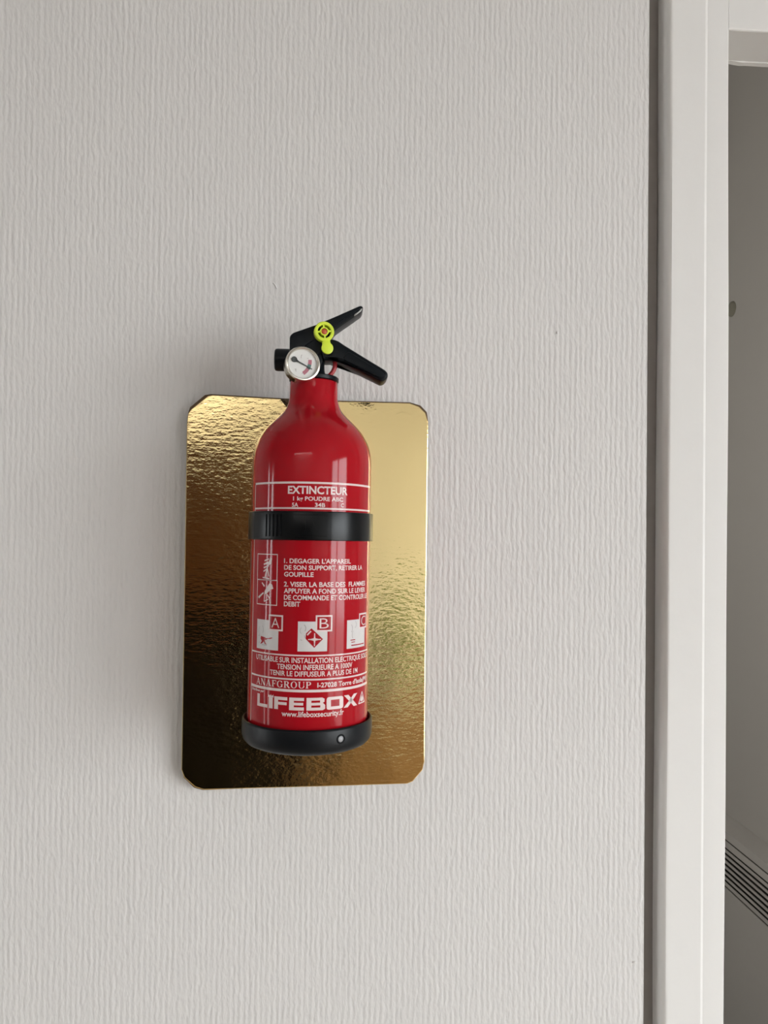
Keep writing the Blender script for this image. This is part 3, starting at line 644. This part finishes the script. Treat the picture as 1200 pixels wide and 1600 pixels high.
# ---------------------------------------------------------------- unseen globe added to brighten the stairwell
lamp = thing('fill_globe', 'added unseen fill light, a white globe hanging from the ceiling in the stairwell beyond the doorway', 'lamp', loc=(-0.2, 1.1, 3.3))
gl = bmesh.new(); bmesh.ops.create_uvsphere(gl, u_segments=32, v_segments=16, radius=0.11); gl.transform(Matrix.Translation((0, 0, -1.45)))
link('globe', gl, M_FILL_GLOBE, lamp)
link('ceiling_rose', lathe([(0, 0), (0.06, 0), (0.05, -0.03), (0.004, -0.09), (0.004, -1.34), (0, -1.34)], 24), M_PAINT, lamp)

# ---------------------------------------------------------------- unseen fill light, added to brighten the wall facing the extinguisher
cl = thing('fill_light', 'added unseen fill light, a long flush panel along the wall facing the extinguisher', 'ceiling light', loc=(-0.95, -2.95, HC))
link('housing', boxes(((-0.95, -0.10, -0.05), (0.95, -0.08, 0)), ((-0.95, 0.08, -0.05), (0.95, 0.10, 0)), ((-0.95, -0.08, -0.02), (0.95, 0.08, 0))), M_PAINT, cl)
link('diffuser', boxes(((-0.95, -0.079, -0.045), (0.95, 0.079, -0.021))), M_FILL_PANEL, cl)

# ---------------------------------------------------------------- unseen furniture added behind the camera for the foil and enamel to mirror
wr = thing('standin_wardrobe', 'unseen, added for the foil to mirror dark: a tall walnut wardrobe with black lower doors against the wall facing the extinguisher', 'standin_wardrobe', loc=(-0.59, -2.6, 0))  # stands in for the person behind the camera, mirrored dark in the foil
link('carcass', boxes(((-0.66, -0.45, 0.08), (0.66, 0.15, 1.86)), ((-0.68, -0.47, 1.86), (0.68, 0.19, 1.92))), M_WALNUT, wr)
for s in (-1, 1):
    d = link('door', box(bmesh.new(), (min(0.01*s, 0.64*s), 0.15, 1.28), (max(0.01*s, 0.64*s), 0.172, 1.83), 0.004), M_WALNUT, wr)
    link('handle', tube([(0.05*s, 0.172, 1.35), (0.05*s, 0.20, 1.36), (0.05*s, 0.20, 1.49), (0.05*s, 0.172, 1.50)], 0.006), M_EBONY, d)
    d = link('door', box(bmesh.new(), (min(0.01*s, 0.64*s), 0.15, 0.12), (max(0.01*s, 0.64*s), 0.172, 1.26), 0.004), M_EBONY, wr)
    d['label'] = 'black lacquered lower door, added to mirror as dark clothing'
    link('handle', tube([(0.05*s, 0.172, 0.95), (0.05*s, 0.20, 0.96), (0.05*s, 0.20, 1.09), (0.05*s, 0.172, 1.10)], 0.006), M_EBONY, d)
for x in (-0.62, 0.62):
    for y in (-0.41, 0.11): link('foot', boxes(((x-0.03, y-0.03, 0), (x+0.03, y+0.03, 0.08))), M_EBONY, wr)
sb = thing('standin_sideboard', 'teak sideboard beside the dark wardrobe with a leafy plant on top, added unseen for the foil to mirror brown', 'standin_sideboard', loc=(0.91, -2.7, 0))  # added, unseen: gives the foil its brown reflection at lower right
link('carcass', boxes(((-0.75, -0.4, 0.1), (0.75, 0.2, 0.80)), ((-0.77, -0.42, 0.80), (0.77, 0.22, 0.83))), M_TEAK, sb)
for k in range(3):
    d = link('door', box(bmesh.new(), (-0.73+0.49*k, 0.2, 0.13), (-0.25+0.49*k, 0.218, 0.77), 0.004), M_TEAK, sb)
    link('knob', lathe([(0, 0), (0.012, 0), (0.016, 0.018), (0.008, 0.026), (0, 0.027)], 20, Matrix.Translation((-0.49+0.49*k, 0.218, 0.6)) @ Matrix.Rotation(radians(-90), 4, 'X')), M_EBONY, d)
for x in (-0.7, 0.7):
    for y in (-0.35, 0.15): link('leg', boxes(((x-0.025, y-0.025, 0), (x+0.025, y+0.025, 0.1))), M_TEAK, sb)
pl = thing('standin_plant', 'added unseen for the foil to mirror green: bushy plant in a pale pot on the teak sideboard', 'plant', loc=(0.52, -2.66, 0.83))  # added, unseen: gives the foil its green patch of reflection
link('pot', lathe([(0, 0), (0.07, 0), (0.095, 0.14), (0.1, 0.15), (0.09, 0.155), (0.085, 0.14), (0, 0.14)], 32), M_PLAIN, pl)
random.seed(9)
leaf = None
for k in range(70):
    a = random.uniform(0, 2*pi); e = random.uniform(-0.3, 1.25); L = random.uniform(0.13, 0.24)
    if leaf is None:
        lb = bmesh.new(); top = []
        for u, wv, h in ((0, 0.02, 0), (0.3, 0.16, 0.05), (0.6, 0.17, 0.05), (0.85, 0.09, 0), (1, 0.005, -0.06)):
            top.append([lb.verts.new((u, -wv, h-0.02)), lb.verts.new((u, 0, h)), lb.verts.new((u, wv, h-0.02))])
        for p, q in zip(top, top[1:]):
            for i in range(2): lb.faces.new((p[i], p[i+1], q[i+1], q[i]))
        g = bmesh.ops.extrude_face_region(lb, geom=list(lb.faces))
        for v in g['geom']:
            if isinstance(v, bmesh.types.BMVert): v.co.z += 0.012
        o = leaf = link('leaf', lb, M_GREEN, pl)
    else:
        o = leaf.copy(); COL.objects.link(o); o.parent = pl
    o.location = (0.03*cos(a), 0.03*sin(a), 0.16+0.10*random.random()); o.rotation_euler = (0, -e, a); o.scale = (L, L, L)
